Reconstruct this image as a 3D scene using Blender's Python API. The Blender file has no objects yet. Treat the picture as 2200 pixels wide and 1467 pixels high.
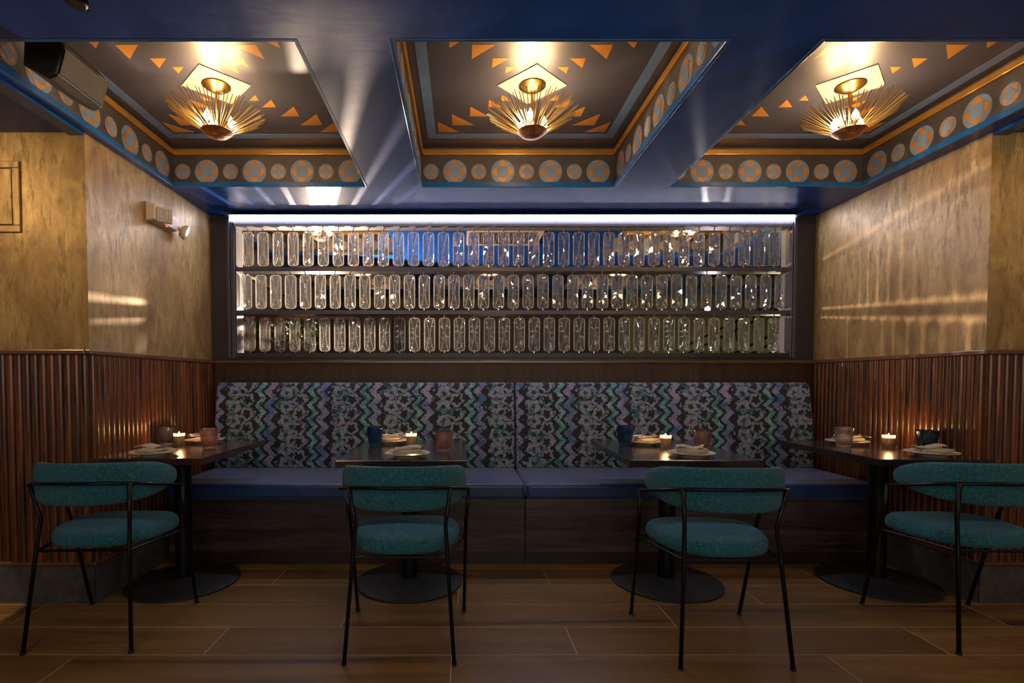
import bpy, math, random
from math import sin, cos, pi, sqrt
from mathutils import Vector, Matrix
random.seed(7)
SC = bpy.context.scene
COL = SC.collection

# ------------------------------------------------------------------ camera
cam = bpy.data.cameras.new('camera')
camo = bpy.data.objects.new('camera', cam); COL.objects.link(camo)
cam.sensor_width = 36; cam.sensor_fit = 'HORIZONTAL'
cam.lens = 36 * 1121.5 / 2200
camo.location = (0, 0, 1.132)
camo.rotation_euler = (pi / 2 - 0.0313, 0, 0)
cam.shift_x = (1100 - 992.8) / 2200
cam.shift_y = (855.5 - 733.5) / 2200
cam.clip_start = 0.05
SC.camera = camo

# ------------------------------------------------------------------ world, exposure
SC.view_settings.view_transform = 'Standard'
SC.view_settings.look = 'None'
SC.view_settings.gamma = 1
SC.view_settings.exposure = 0.22
SC.view_settings.use_curve_mapping = False
W = bpy.data.worlds.new('world'); SC.world = W; W.use_nodes = True
W.node_tree.nodes['Background'].inputs[0].default_value = (0.42, 0.41, 0.44, 1)
W.node_tree.nodes['Background'].inputs[1].default_value = 0.17
SC.cycles.use_denoising = True
SC.cycles.max_bounces = 14
SC.cycles.transmission_bounces = 12
SC.cycles.transparent_max_bounces = 12
SC.cycles.sample_clamp_indirect = 4.0
SC.cycles.caustics_refractive = False
SC.cycles.caustics_reflective = False
SC.cycles.blur_glossy = 0.5

def point(loc, power, col, r=0.05, spec=1.0):
    l = bpy.data.lights.new('point_light', 'POINT'); l.energy = power; l.color = col
    l.shadow_soft_size = r; l.specular_factor = spec
    o = bpy.data.objects.new('point_light', l); COL.objects.link(o); o.location = loc; return o
def area(loc, rot, power, col, sx, sy):
    l = bpy.data.lights.new('area_light', 'AREA'); l.shape = 'RECTANGLE'; l.size = sx; l.size_y = sy
    l.energy = power; l.color = col
    o = bpy.data.objects.new('area_light', l); COL.objects.link(o); o.location = loc; o.rotation_euler = rot; return o
def spot(loc, target, power, col, ang, r=0.03, blend=0.3):
    l = bpy.data.lights.new('spot_light', 'SPOT'); l.energy = power; l.color = col
    l.shadow_soft_size = r; l.spot_size = math.radians(ang); l.spot_blend = blend
    o = bpy.data.objects.new('spot_light', l); COL.objects.link(o); o.location = loc
    o.rotation_euler = (Vector(target) - Vector(loc)).to_track_quat('-Z', 'Y').to_euler(); return o

WARM = (1.0, 0.62, 0.27)
# light of the dining room behind the camera
area((0.3, -2.2, 1.45), (math.radians(88), 0, 0), 32, (1.0, 0.90, 0.78), 4.5, 0.7)
for x in (-1.24, 0.355, 1.965):
    point((x, 0.5, 2.30), 15.0, (1.0, 0.66, 0.34), 0.09)
# two small bright spots in the room behind the window
spot((-1.41, 5.30, 1.80), (0.7, 3.0, 1.85), 480, (1.0, 0.74, 0.50), 128, 0.022, 0.2)
spot((2.536, 5.36, 1.885), (0.3, 3.0, 1.9), 15, (0.95, 0.86, 0.9), 135, 0.022, 0.2)
# unseen fill lights added to brighten the back room
point((0.4, 7.0, 1.0), 1, (1.0, 0.78, 0.55), 0.2)
point((4.0, 6.5, 1.2), 16, (1.0, 0.85, 0.55), 0.2)
# ceiling spots washing the outer walls
spot((-3.0, 1.6, 2.36), (-2.5, 2.64, 1.9), 34, (1.0, 0.66, 0.30), 86, 0.04, 0.8)
spot((3.6, 1.3, 2.36), (3.1, 2.64, 1.4), 26, (1.0, 0.68, 0.34), 95, 0.04, 0.8)
# pool of light on the floor in front of the left outer wall
spot((-2.62, 2.00, 2.36), (-2.62, 2.42, 0), 80, (1.0, 0.80, 0.55), 21, 0.015, 0.1)

# ------------------------------------------------------------------ material helpers
MATS = {}
class NT:
    def __init__(s, name):
        s.m = bpy.data.materials.new(name); s.m.use_nodes = True
        s.t = s.m.node_tree; s.n = s.t.nodes; s.n.clear()
        s.out = s.n.new('ShaderNodeOutputMaterial')
        s.tc = s.n.new('ShaderNodeTexCoord')
    def lk(s, a, b):
        if isinstance(a, (int, float)):
            b.default_value = a
        elif isinstance(a, tuple):
            b.default_value = a if len(a) == len(b.default_value) else a + (1.0,)
        else: s.t.links.new(a, b)
    def math(s, op, a, b=0.0, c=None, clamp=False):
        n = s.n.new('ShaderNodeMath'); n.operation = op; n.use_clamp = clamp
        s.lk(a, n.inputs[0]); s.lk(b, n.inputs[1])
        if c is not None: s.lk(c, n.inputs[2])
        return n.outputs[0]
    def mapping(s, sc=(1, 1, 1), loc=(0, 0, 0), rot=(0, 0, 0), src='Object'):
        n = s.n.new('ShaderNodeMapping'); s.t.links.new(s.tc.outputs[src], n.inputs[0])
        n.inputs['Scale'].default_value = sc; n.inputs['Location'].default_value = loc; n.inputs['Rotation'].default_value = rot
        return n.outputs[0]
    def noise(s, vec, scale, detail=4, rough=0.55, dist=0.0, col=False):
        n = s.n.new('ShaderNodeTexNoise'); s.t.links.new(vec, n.inputs['Vector'])
        n.inputs['Scale'].default_value = scale; n.inputs['Detail'].default_value = detail
        n.inputs['Roughness'].default_value = rough; n.inputs['Distortion'].default_value = dist
        return n.outputs['Color' if col else 'Fac']
    def ramp(s, fac, stops, interp='LINEAR'):
        n = s.n.new('ShaderNodeValToRGB'); s.lk(fac, n.inputs[0]); cr = n.color_ramp; cr.interpolation = interp
        while len(cr.elements) < len(stops): cr.elements.new(0.5)
        for e, (p, c) in zip(cr.elements, stops):
            e.position = p; e.color = c if len(c) == 4 else tuple(c) + (1,)
        return n.outputs[0]
    def mix(s, fac, a, b, mode='MIX'):
        n = s.n.new('ShaderNodeMix'); n.data_type = 'RGBA'; n.blend_type = mode
        s.lk(fac, n.inputs[0]); s.lk(a, n.inputs[6]); s.lk(b, n.inputs[7]); return n.outputs[2]
    def bump(s, h, strength=0.3, dist=0.01):
        n = s.n.new('ShaderNodeBump'); s.lk(h, n.inputs['Height'])
        n.inputs['Strength'].default_value = strength; n.inputs['Distance'].default_value = dist
        return n.outputs[0]
    def bsdf(s, color, rough=0.5, metal=0.0, normal=None, **kw):
        b = s.n.new('ShaderNodeBsdfPrincipled')
        s.lk(color, b.inputs['Base Color']); s.lk(rough, b.inputs['Roughness']); s.lk(metal, b.inputs['Metallic'])
        if normal is not None: s.t.links.new(normal, b.inputs['Normal'])
        for k, v in kw.items(): s.lk(v, b.inputs[k.replace('_', ' ')])
        s.t.links.new(b.outputs[0], s.out.inputs[0]); return b
    def rnd(s):
        n = s.n.new('ShaderNodeObjectInfo'); return n.outputs['Random']

def simple(name, color, rough=0.5, metal=0.0, nscale=0, namt=0.15, bump=0, **kw):
    t = NT(name); c = color; nm = None
    v = t.mapping()
    f = t.noise(v, nscale or 6, 3)
    c2 = tuple(x * (1 - namt) for x in color); c1 = tuple(min(1, x * (1 + namt)) for x in color)
    c = t.ramp(f, [(0.3, c2), (0.7, c1)])
    if bump: nm = t.bump(t.noise(v, nscale or 60, 3), bump, 0.002)
    t.bsdf(c, rough, metal, nm, **kw); MATS[name] = t.m; return t.m

def wood(name, dark, light, axis='Z', grain=14, rough=0.35, stretch=0.06, contrast=(0.35, 0.7), bump=0.25, coat=0.0, rnd=True, streak=None):
    t = NT(name)
    sc = [1, 1, 1]; sc['XYZ'.index(axis)] = stretch
    v = t.mapping(tuple(sc))
    if rnd:
        a = t.n.new('ShaderNodeVectorMath'); a.operation = 'ADD'; t.t.links.new(v, a.inputs[0])
        cmb = t.n.new('ShaderNodeCombineXYZ'); r = t.rnd()
        for i in range(3): t.t.links.new(t.math('MULTIPLY', r, 37.0 + 11 * i), cmb.inputs[i])
        t.t.links.new(cmb.outputs[0], a.inputs[1]); v = a.outputs[0]
    f1 = t.noise(v, grain, 6, 0.6, 0.6)
    f2 = t.noise(v, grain * 7, 3, 0.6)
    f = t.math('ADD', t.math('MULTIPLY', f1, 0.7), t.math('MULTIPLY', f2, 0.3))
    c = t.ramp(f, [(contrast[0], dark), (contrast[1], light)])
    if rnd:
        k = t.math('ADD', 0.82, t.math('MULTIPLY', t.rnd(), 0.36))
        hs = t.n.new('ShaderNodeHueSaturation'); t.lk(c, hs.inputs['Color']); t.lk(k, hs.inputs['Value']); c = hs.outputs[0]
    if streak:
        f3 = t.noise(v, grain * 0.35, 4, 0.65, 1.2)
        m = t.ramp(f3, [(0.56, (0, 0, 0)), (0.68, (1, 1, 1))])
        c = t.mix(m, c, streak)
    t.bsdf(c, rough, 0, t.bump(f, bump, 0.003), Coat_Weight=coat, Coat_Roughness=0.2)
    MATS[name] = t.m; return t.m

def emit(name, color, strength):
    t = NT(name); e = t.n.new('ShaderNodeEmission'); e.inputs[0].default_value = color + (1,)
    e.inputs[1].default_value = strength; t.t.links.new(e.outputs[0], t.out.inputs[0]); MATS[name] = t.m; return t.m

def glass(name, color, rough=0.0, ior=1.5, clear=0.5, tint=None):
    t = NT(name); b = t.bsdf(color, rough, 0, None, Transmission_Weight=1.0, IOR=ior)
    tr = t.n.new('ShaderNodeBsdfTransparent'); tr.inputs[0].default_value = tuple(tint or color) + (1,)
    m = t.n.new('ShaderNodeMixShader'); m.inputs[0].default_value = clear
    t.t.links.new(b.outputs[0], m.inputs[1]); t.t.links.new(tr.outputs[0], m.inputs[2]); t.t.links.new(m.outputs[0], t.out.inputs[0])
    MATS[name] = t.m; return t.m

# plaster: mottled gold with vertical dry-brush strokes
def plaster():
    t = NT('gold_plaster')
    v1 = t.mapping((1, 1, 0.5)); v2 = t.mapping((1, 1, 0.22))
    a = t.noise(v1, 5.0, 8, 0.68, 0.5); b = t.noise(v2, 34, 6, 0.75, 0.2); d = t.noise(t.mapping(), 2.0, 3)
    base = t.ramp(a, [(0.36, (0.17, 0.098, 0.034)), (0.50, (0.34, 0.215, 0.080)), (0.64, (0.50, 0.345, 0.145))])
    m = t.ramp(t.math('ADD', t.math('MULTIPLY', a, 0.45), t.math('MULTIPLY', b, 0.55)), [(0.51, (0, 0, 0)), (0.585, (1, 1, 1))])
    c = t.mix(t.math('MULTIPLY', m, 0.66), base, (0.085, 0.052, 0.022))
    c = t.mix(t.math('MULTIPLY', d, 0.12), c, (0.46, 0.31, 0.12))
    r = t.math('ADD', 0.30, t.math('MULTIPLY', b, 0.3))
    t.bsdf(c, r, 0.25, t.bump(b, 0.25, 0.003)); MATS['plaster'] = t.m
plaster()

# gloss blue paint with brush marks, used on beams and soffits
def blue():
    t = NT('blue_paint')
    b = t.noise(t.mapping((0.25, 1.0, 1)), 45, 4, 0.6)
    c = t.ramp(t.noise(t.mapping(), 2, 2), [(0.3, (0.002, 0.048, 0.27)), (0.7, (0.003, 0.060, 0.34))])
    t.bsdf(c, t.math('ADD', 0.26, t.math('MULTIPLY', b, 0.14)), 0, t.bump(b, 0.03, 0.001), Specular_IOR_Level=0.3); MATS['blue'] = t.m
blue()
simple('blue_lip', (0.010, 0.10, 0.32), 0.22, 0, 20, 0.1, Specular_IOR_Level=0.6)
def darkceil():
    t = NT('dark_ceiling_paint')
    b = t.noise(t.mapping((1, 1, 1)), 30, 4, 0.6)
    c = t.ramp(t.noise(t.mapping(), 3, 3), [(0.3, (0.036, 0.036, 0.052)), (0.7, (0.052, 0.050, 0.070))])
    t.bsdf(c, t.math('ADD', 0.38, t.math('MULTIPLY', b, 0.10)), 0, t.bump(b, 0.03, 0.001), Specular_IOR_Level=0.55); MATS['ceil_dark'] = t.m
darkceil()
simple('frieze', (0.045, 0.040, 0.042), 0.5, 0, 20, 0.15)
simple('pale_paint', (0.15, 0.22, 0.36), 0.45, 0, 12, 0.15)
simple('stripe_paint', (0.10, 0.18, 0.36), 0.4, 0, 12, 0.12)
simple('gold_paint', (0.50, 0.21, 0.035), 0.38, 0.25, 14, 0.15)
simple('gold_moulding', (0.62, 0.30, 0.06), 0.28, 0.7, 14, 0.12)
simple('cream_plate', (0.42, 0.33, 0.22), 0.4, 0, 12, 0.06)
simple('brass', (0.83, 0.55, 0.18), 0.22, 1.0, 20, 0.1)
simple('rod_brass', (0.90, 0.62, 0.24), 0.36, 1.0, 60, 0.12)
simple('hammered', (0.55, 0.26, 0.13), 0.38, 0.9, 70, 0.3, bump=0.8)
simple('navy', (0.022, 0.020, 0.033), 0.45, 0, 20, 0.1, bump=0.05)
simple('frame_grey', (0.055, 0.058, 0.10), 0.35, 0, 30, 0.1)
simple('reveal_grey', (0.13, 0.13, 0.18), 0.5, 0, 20, 0.08)
simple('black_metal', (0.006, 0.006, 0.007), 0.32, 0.6, 80, 0.1)
simple('cast_iron', (0.009, 0.0085, 0.007), 0.60, 0.0, 160, 0.35, bump=0.35)
simple('tile_grey', (0.060, 0.054, 0.050), 0.5, 0, 24, 0.28, bump=0.1)
simple('black_plastic', (0.004, 0.004, 0.004), 0.45, 0, 30, 0.1)
simple('lens_prism', (0.55, 0.52, 0.48), 0.5, 0.3, 30, 0.2)
simple('steel', (0.7, 0.68, 0.64), 0.2, 1.0, 30, 0.06)
simple('porcelain', (0.62, 0.54, 0.42), 0.22, 0, 20, 0.04)
simple('white_plastic', (0.58, 0.50, 0.42), 0.4, 0, 20, 0.05)
simple('lilac_wall', (0.048, 0.042, 0.066), 0.7, 0, 5, 0.1)
simple('green_wall', (0.125, 0.125, 0.05), 0.8, 0, 3, 0.1)
simple('yellow_reflector', (0.95, 0.60, 0.02), 0.6, 0, 5, 0.05)  # for the added panel that tints the crystals
simple('vent_pink', (0.50, 0.38, 0.34), 0.5, 0, 20, 0.05)
simple('leaf_green', (0.035, 0.10, 0.02), 0.5, 0, 15, 0.5)
simple('leaf_rust', (0.25, 0.06, 0.02), 0.5, 0, 15, 0.4)
simple('petal_pink', (0.60, 0.22, 0.18), 0.5, 0, 30, 0.2)
simple('wax', (0.85, 0.62, 0.36), 0.5, 0, 20, 0.05)
simple('seat_vinyl', (0.010, 0.036, 0.14), 0.36, 0, 200, 0.08, bump=0.06, Sheen_Weight=0.25)
simple('grout', (0.50, 0.36, 0.21), 0.9, 0, 60, 0.2)
wood('wainscot', (0.009, 0.0025, 0.0008), (0.19, 0.056, 0.009), 'Z', 26, 0.27, 0.05, (0.38, 0.66), 0.4, 0.12)
wood('rail_wood', (0.055, 0.020, 0.008), (0.17, 0.070, 0.024), 'X', 14, 0.32, 0.05, (0.3, 0.7), 0.2, 0.3)
wood('rail_wood_y', (0.055, 0.020, 0.008), (0.17, 0.070, 0.024), 'Y', 14, 0.32, 0.05, (0.3, 0.7), 0.2, 0.3)
wood('panel_dark', (0.010, 0.0035, 0.0015), (0.050, 0.018, 0.006), 'Z', 14, 0.55, 0.06, (0.38, 0.66), 0.3, 0.0)
wood('bench_wood', (0.010, 0.0065, 0.006), (0.075, 0.052, 0.050), 'X', 10, 0.40, 0.09, (0.38, 0.66), 0.5)
wood('plinth_wood', (0.010, 0.003, 0.002), (0.026, 0.008, 0.005), 'X', 10, 0.4, 0.06)
wood('table_top', (0.010, 0.0052, 0.0035), (0.024, 0.012, 0.008), 'Y', 12, 0.17, 0.07, (0.35, 0.7), 0.05, 0.6)
wood('table_brown', (0.020, 0.008, 0.0045), (0.055, 0.022, 0.012), 'Y', 12, 0.17, 0.07, (0.35, 0.7), 0.05, 0.6)
wood('plank', (0.125, 0.060, 0.014), (0.27, 0.150, 0.045), 'X', 9, 0.42, 0.09, (0.32, 0.72), 0.12, 0.0, True, (0.050, 0.022, 0.008))
wood('back_panel', (0.010, 0.0035, 0.002), (0.034, 0.011, 0.006), 'Z', 10, 0.6, 0.08)

def boucle():
    t = NT('teal_boucle'); v = t.mapping()
    a = t.noise(v, 400, 3, 0.7); b = t.noise(v, 90, 2)
    c = t.ramp(t.math('ADD', t.math('MULTIPLY', a, 0.8), t.math('MULTIPLY', b, 0.2)),
               [(0.36, (0.001, 0.020, 0.030)), (0.5, (0.003, 0.082, 0.108)), (0.66, (0.03, 0.28, 0.34))])
    t.bsdf(c, 0.9, 0, t.bump(a, 0.9, 0.004), Sheen_Weight=0.08); MATS['boucle'] = t.m
boucle()

def ikat():
    t = NT('ikat_fabric')
    sep = t.n.new('ShaderNodeSeparateXYZ')
    # wobble the coordinates so that every edge is ragged like woven ikat
    base = t.mapping()
    nz = t.noise(base, 60, 3, 0.6, 0, True)
    vm = t.n.new('ShaderNodeVectorMath'); vm.operation = 'MULTIPLY_ADD'
    t.t.links.new(nz, vm.inputs[0]); vm.inputs[1].default_value = (0.036, 0.0, 0.036); t.t.links.new(base, vm.inputs[2])
    t.t.links.new(vm.outputs[0], sep.inputs[0])
    X, Z = sep.outputs[0], sep.outputs[2]
    PX, PZ = 0.384, 0.103
    u = t.math('DIVIDE', X, PX); v = t.math('DIVIDE', Z, PZ)
    tri = t.math('PINGPONG', v, 0.5)                       # 0..0.5
    zu = t.math('FRACT', t.math('ADD', u, t.math('MULTIPLY', tri, 0.27)))
    def band(x, a, b):
        return t.math('MULTIPLY', t.math('GREATER_THAN', x, a), t.math('LESS_THAN', x, b))
    teal = band(zu, 0.07, 0.175); lil = band(zu, 0.245, 0.385)
    zone = t.math('GREATER_THAN', zu, 0.45)
    fu = t.math('FRACT', u)
    def blob(cu, off, per, r0, r1):
        dx = t.math('MULTIPLY', t.math('SUBTRACT', fu, cu), PX)
        vv = t.math('DIVIDE', t.math('ADD', v, off), per)
        dz = t.math('MULTIPLY', t.math('SUBTRACT', t.math('FRACT', vv), 0.5), PZ * per)
        d = t.math('SQRT', t.math('ADD', t.math('MULTIPLY', dx, dx), t.math('MULTIPLY', dz, dz)))
        ang = t.math('ARCTAN2', dz, dx)
        d = t.math('ADD', d, t.math('MULTIPLY', t.math('SINE', t.math('MULTIPLY', ang, 5.0)), 0.0065))
        return band(d, r0, r1), t.math('LESS_THAN', d, r0)
    A, Ac = blob(0.55, 0.1, 1.0, 0.014, 0.050)
    B, Bc = blob(0.80, 0.62, 1.0, 0.028, 0.050)
    C2, Cc = blob(0.93, 0.1, 2.0, 0.010, 0.026)
    fl = t.math('MULTIPLY', zone, t.math('MAXIMUM', t.math('MAXIMUM', t.math('MULTIPLY', A, t.math('SUBTRACT', 1.0, Bc)), t.math('MULTIPLY', B, t.math('SUBTRACT', 1.0, Ac))), C2))
    pz = t.math('MULTIPLY', t.math('GREATER_THAN', t.noise(base, 26, 2, 0.5, 0.3), 0.57), zone)
    pz = t.math('MULTIPLY', pz, t.math('MULTIPLY', t.math('SUBTRACT', 1.0, Ac), t.math('SUBTRACT', 1.0, Bc)))
    fl = t.math('MAXIMUM', fl, pz)
    n1 = t.noise(base, 11, 3, 0.6); n2 = t.noise(base, 17, 2, 0.5, 0.5)
    ct = t.ramp(n1, [(0.32, (0.03, 0.16, 0.24)), (0.5, (0.10, 0.30, 0.38)), (0.68, (0.26, 0.44, 0.46))])
    cl = t.ramp(n1, [(0.34, (0.04, 0.13, 0.34)), (0.5, (0.17, 0.22, 0.40)), (0.62, (0.28, 0.27, 0.42))])
    cf = t.ramp(n2, [(0.34, (0.03, 0.12, 0.18)), (0.45, (0.18, 0.28, 0.32)), (0.56, (0.26, 0.28, 0.42)), (0.68, (0.08, 0.10, 0.30))])
    ground = t.ramp(n2, [(0.4, (0.006, 0.007, 0.014)), (0.7, (0.014, 0.014, 0.042))])
    c = t.mix(fl, ground, cf); c = t.mix(teal, c, ct); c = t.mix(lil, c, cl)
    # threads dropping out
    dr = t.ramp(t.noise(t.mapping((1, 1, 1)), 75, 2, 0.5), [(0.60, (0, 0, 0)), (0.64, (1, 1, 1))])
    c = t.mix(dr, c, ground)
    w = t.noise(base, 400, 2)
    t.bsdf(c, 0.8, 0, t.bump(w, 0.15, 0.001), Sheen_Weight=0.2); MATS['ikat'] = t.m
ikat()

def linen():
    t = NT('striped_linen'); v = t.mapping()
    sep = t.n.new('ShaderNodeSeparateXYZ'); t.t.links.new(t.tc.outputs['Generated'], sep.inputs[0])
    x = sep.outputs[0]
    f = t.math('FRACT', t.math('MULTIPLY', x, 26.0))
    st = t.math('MULTIPLY', t.math('LESS_THAN', f, 0.38), t.math('LESS_THAN', t.math('ABSOLUTE', t.math('SUBTRACT', x, 0.16)), 0.09))
    c = t.mix(t.math('MULTIPLY', st, 0.75), (0.42, 0.34, 0.25), (0.12, 0.10, 0.085))
    t.bsdf(c, 0.9, 0, t.bump(t.noise(v, 500, 2), 0.3, 0.001)); MATS['linen'] = t.m
linen()

def grille():
    t = NT('speaker_grille'); v = t.mapping()
    w = t.n.new('ShaderNodeTexWave'); t.t.links.new(v, w.inputs[0]); w.bands_direction = 'Y'
    w.inputs['Scale'].default_value = 75; w.inputs['Distortion'].default_value = 0.3
    c = t.ramp(w.outputs['Fac'], [(0.2, (0.012, 0.011, 0.006)), (0.8, (0.065, 0.055, 0.028))])
    t.bsdf(c, 0.6, 0.0, t.bump(w.outputs['Fac'], 0.5, 0.002), Specular_IOR_Level=0.2); MATS['grille'] = t.m
grille()

def crysglass(name, clear, white):
    t = NT(name)
    b = t.bsdf((1, 1, 1), 0.0, 0, None, Transmission_Weight=1.0, IOR=1.66)
    tr = t.n.new('ShaderNodeBsdfTransparent'); m = t.n.new('ShaderNodeMixShader'); m.inputs[0].default_value = clear
    t.t.links.new(b.outputs[0], m.inputs[1]); t.t.links.new(tr.outputs[0], m.inputs[2])
    tl = t.n.new('ShaderNodeBsdfTranslucent'); tl.inputs[0].default_value = (1, 1, 1, 1)  # translucent white put in to make the crystals look luminous
    m2 = t.n.new('ShaderNodeMixShader'); m2.inputs[0].default_value = white
    t.t.links.new(m.outputs[0], m2.inputs[1]); t.t.links.new(tl.outputs[0], m2.inputs[2]); t.t.links.new(m2.outputs[0], t.out.inputs[0])
    MATS[name] = t.m
crysglass('crystal_glass', 0.36, 0.010)
crysglass('crystal_edge_glint', 0.25, 0.22)  # rims and grooves whitened to stand in for bright refracted glints
glass('pink_glass', (1.0, 0.80, 0.72), 0.02, 1.5, 0.35)
glass('blue_glass', (0.22, 0.42, 0.62), 0.02, 1.5, 0.3)
glass('clear_glass', (0.99, 0.95, 0.93), 0.02, 1.5, 0.35)
def votive():
    t = NT('votive_glass')
    tr = t.n.new('ShaderNodeBsdfTransparent'); tr.inputs[0].default_value = (1, 0.94, 0.86, 1)
    gl = t.n.new('ShaderNodeBsdfGlossy'); gl.inputs['Roughness'].default_value = 0.08
    tl = t.n.new('ShaderNodeBsdfTranslucent'); tl.inputs[0].default_value = (1.0, 0.78, 0.55, 1)
    m1 = t.n.new('ShaderNodeMixShader'); m1.inputs[0].default_value = 0.13
    m2 = t.n.new('ShaderNodeMixShader'); m2.inputs[0].default_value = 0.35
    t.t.links.new(tr.outputs[0], m2.inputs[1]); t.t.links.new(tl.outputs[0], m2.inputs[2])
    t.t.links.new(m2.outputs[0], m1.inputs[1]); t.t.links.new(gl.outputs[0], m1.inputs[2])
    t.t.links.new(m1.outputs[0], t.out.inputs[0]); MATS['votive'] = t.m
votive()
emit('bulb', (1.0, 0.66, 0.34), 480)
emit('bulb_far', (1.0, 0.70, 0.38), 320)
emit('flame', (1.0, 0.55, 0.18), 60)
emit('led_strip', (0.76, 0.78, 1.0), 80)
emit('spot_face', (1.0, 0.93, 0.86), 60)
emit('red_led', (1.0, 0.10, 0.03), 3)

# ------------------------------------------------------------------ mesh helpers
class MB:
    def __init__(s): s.v = []; s.f = []; s.mi = []
    def add(s, vs, fs, mi=0):
        o = len(s.v); s.v += [tuple(p) for p in vs]; s.f += [tuple(i + o for i in f) for f in fs]; s.mi += [mi] * len(fs); return s
    def box(s, a, b, mi=0):
        x0, y0, z0 = a; x1, y1, z1 = b
        return s.add([(x0,y0,z0),(x1,y0,z0),(x1,y1,z0),(x0,y1,z0),(x0,y0,z1),(x1,y0,z1),(x1,y1,z1),(x0,y1,z1)],
                     [(0,3,2,1),(4,5,6,7),(0,1,5,4),(1,2,6,5),(2,3,7,6),(3,0,4,7)], mi)
    def tube(s, pts, r, n=8, caps=True, mi=0):
        pts = [Vector(p) for p in pts]; rs = r if isinstance(r, (list, tuple)) else [r] * len(pts)
        vs = []; prev = None
        for i, p in enumerate(pts):
            d = (pts[min(i + 1, len(pts) - 1)] - pts[max(i - 1, 0)]).normalized()
            if prev is None:
                up = Vector((0, 0, 1)) if abs(d.z) < 0.9 else Vector((1, 0, 0)); a = d.cross(up).normalized()
            else: a = (prev - d * prev.dot(d)).normalized()
            prev = a; b = d.cross(a)
            for k in range(n):
                t = 2 * pi * k / n; vs.append(p + (a * cos(t) + b * sin(t)) * rs[i])
        fs = []
        for i in range(len(pts) - 1):
            for k in range(n):
                k2 = (k + 1) % n; fs.append((i*n+k, i*n+k2, (i+1)*n+k2, (i+1)*n+k))
        if caps: fs += [tuple(range(n))[::-1], tuple(range((len(pts)-1)*n, len(pts)*n))]
        return s.add(vs, fs, mi)
    def lathe(s, prof, n=32, c=(0, 0, 0), mi=0, flute=None, closed=False):
        vs = []
        for j, (r, z) in enumerate(prof):
            for k in range(n):
                t = 2 * pi * k / n; rr = r
                if flute: rr = r * (1 + flute(j, k))
                vs.append((c[0] + rr * cos(t), c[1] + rr * sin(t), c[2] + z))
        fs = []
        m = len(prof)
        for j in range(m if closed else m - 1):
            j2 = (j + 1) % m
            for k in range(n):
                k2 = (k + 1) % n; fs.append((j*n+k, j*n+k2, j2*n+k2, j2*n+k))
        if not closed:
            fs += [tuple(range(n))[::-1], tuple(range((m-1)*n, m*n))]
        return s.add(vs, fs, mi)
    def prism(s, poly, a, b, axis='Z', mi=0):
        n = len(poly)
        def P(p, h): return {'Z': (p[0], p[1], h), 'Y': (p[0], h, p[1]), 'X': (h, p[0], p[1])}[axis]
        vs = [P(p, a) for p in poly] + [P(p, b) for p in poly]
        fs = [tuple(range(n))[::-1], tuple(range(n, 2*n))] + [(i, (i+1) % n, n + (i+1) % n, n + i) for i in range(n)]
        return s.add(vs, fs, mi)
    def mesh(s, name, mats, smooth=False):
        me = bpy.data.meshes.new(name); me.from_pydata(s.v, [], s.f)
        for m in (mats if isinstance(mats, (list, tuple)) else [mats]): me.materials.append(MATS[m])
        if max(s.mi, default=0): me.polygons.foreach_set('material_index', s.mi)
        me.update()
        import bmesh
        bm = bmesh.new(); bm.from_mesh(me); bmesh.ops.recalc_face_normals(bm, faces=bm.faces); bm.to_mesh(me); bm.free()
        if smooth: me.polygons.foreach_set('use_smooth', [True] * len(me.polygons))
        return me
    def obj(s, name, mats, parent=None, loc=None, smooth=False, bevel=0, seg=2, subsurf=0, sharp=None):
        return mobj(name, s.mesh(name, mats, smooth), parent, loc, bevel, seg, subsurf, sharp)

def mobj(name, me, parent=None, loc=None, bevel=0, seg=2, subsurf=0, sharp=None):
    o = bpy.data.objects.new(name, me); COL.objects.link(o)
    if parent is not None: o.parent = parent
    if loc is not None: o.location = loc
    if bevel:
        m = o.modifiers.new('bevel', 'BEVEL'); m.width = bevel; m.segments = seg; m.limit_method = 'ANGLE'; m.angle_limit = 0.6
    if subsurf:
        m = o.modifiers.new('sub', 'SUBSURF'); m.levels = subsurf; m.render_levels = subsurf
    if sharp is not None:
        me.set_sharp_from_angle(angle=math.radians(sharp))
    return o
def thing(name, label, cat, loc=(0, 0, 0), rz=0.0, group=None):
    o = bpy.data.objects.new(name, None); COL.objects.link(o); o.location = loc; o.rotation_euler = (0, 0, rz)
    o.empty_display_size = 0.05
    return tag(o, label, cat, group)
def tag(o, label, cat, group=None):
    o['label'] = label; o['category'] = cat
    if group: o['group'] = group
    return o
def struct(o, label=None):
    o['kind'] = 'structure'
    if label: o['label'] = label
    return o
def copy_tree(o, parent=None):
    c = o.copy(); COL.objects.link(c); c.parent = parent
    for ch in list(o.children): copy_tree(ch, c)
    return c
ORD = ['first','second','third','fourth','fifth','sixth','seventh','eighth','ninth','tenth','eleventh','twelfth','thirteenth','fourteenth','fifteenth','sixteenth','seventeenth','eighteenth','nineteenth']

XL, XR, DO, DB = -1.898, 2.666, 2.664, 3.973
ZR, ZB, ZC, ZK = 1.290, 2.385, 2.635, 0.192
Y2 = 4.093       # back side of the window wall

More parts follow.
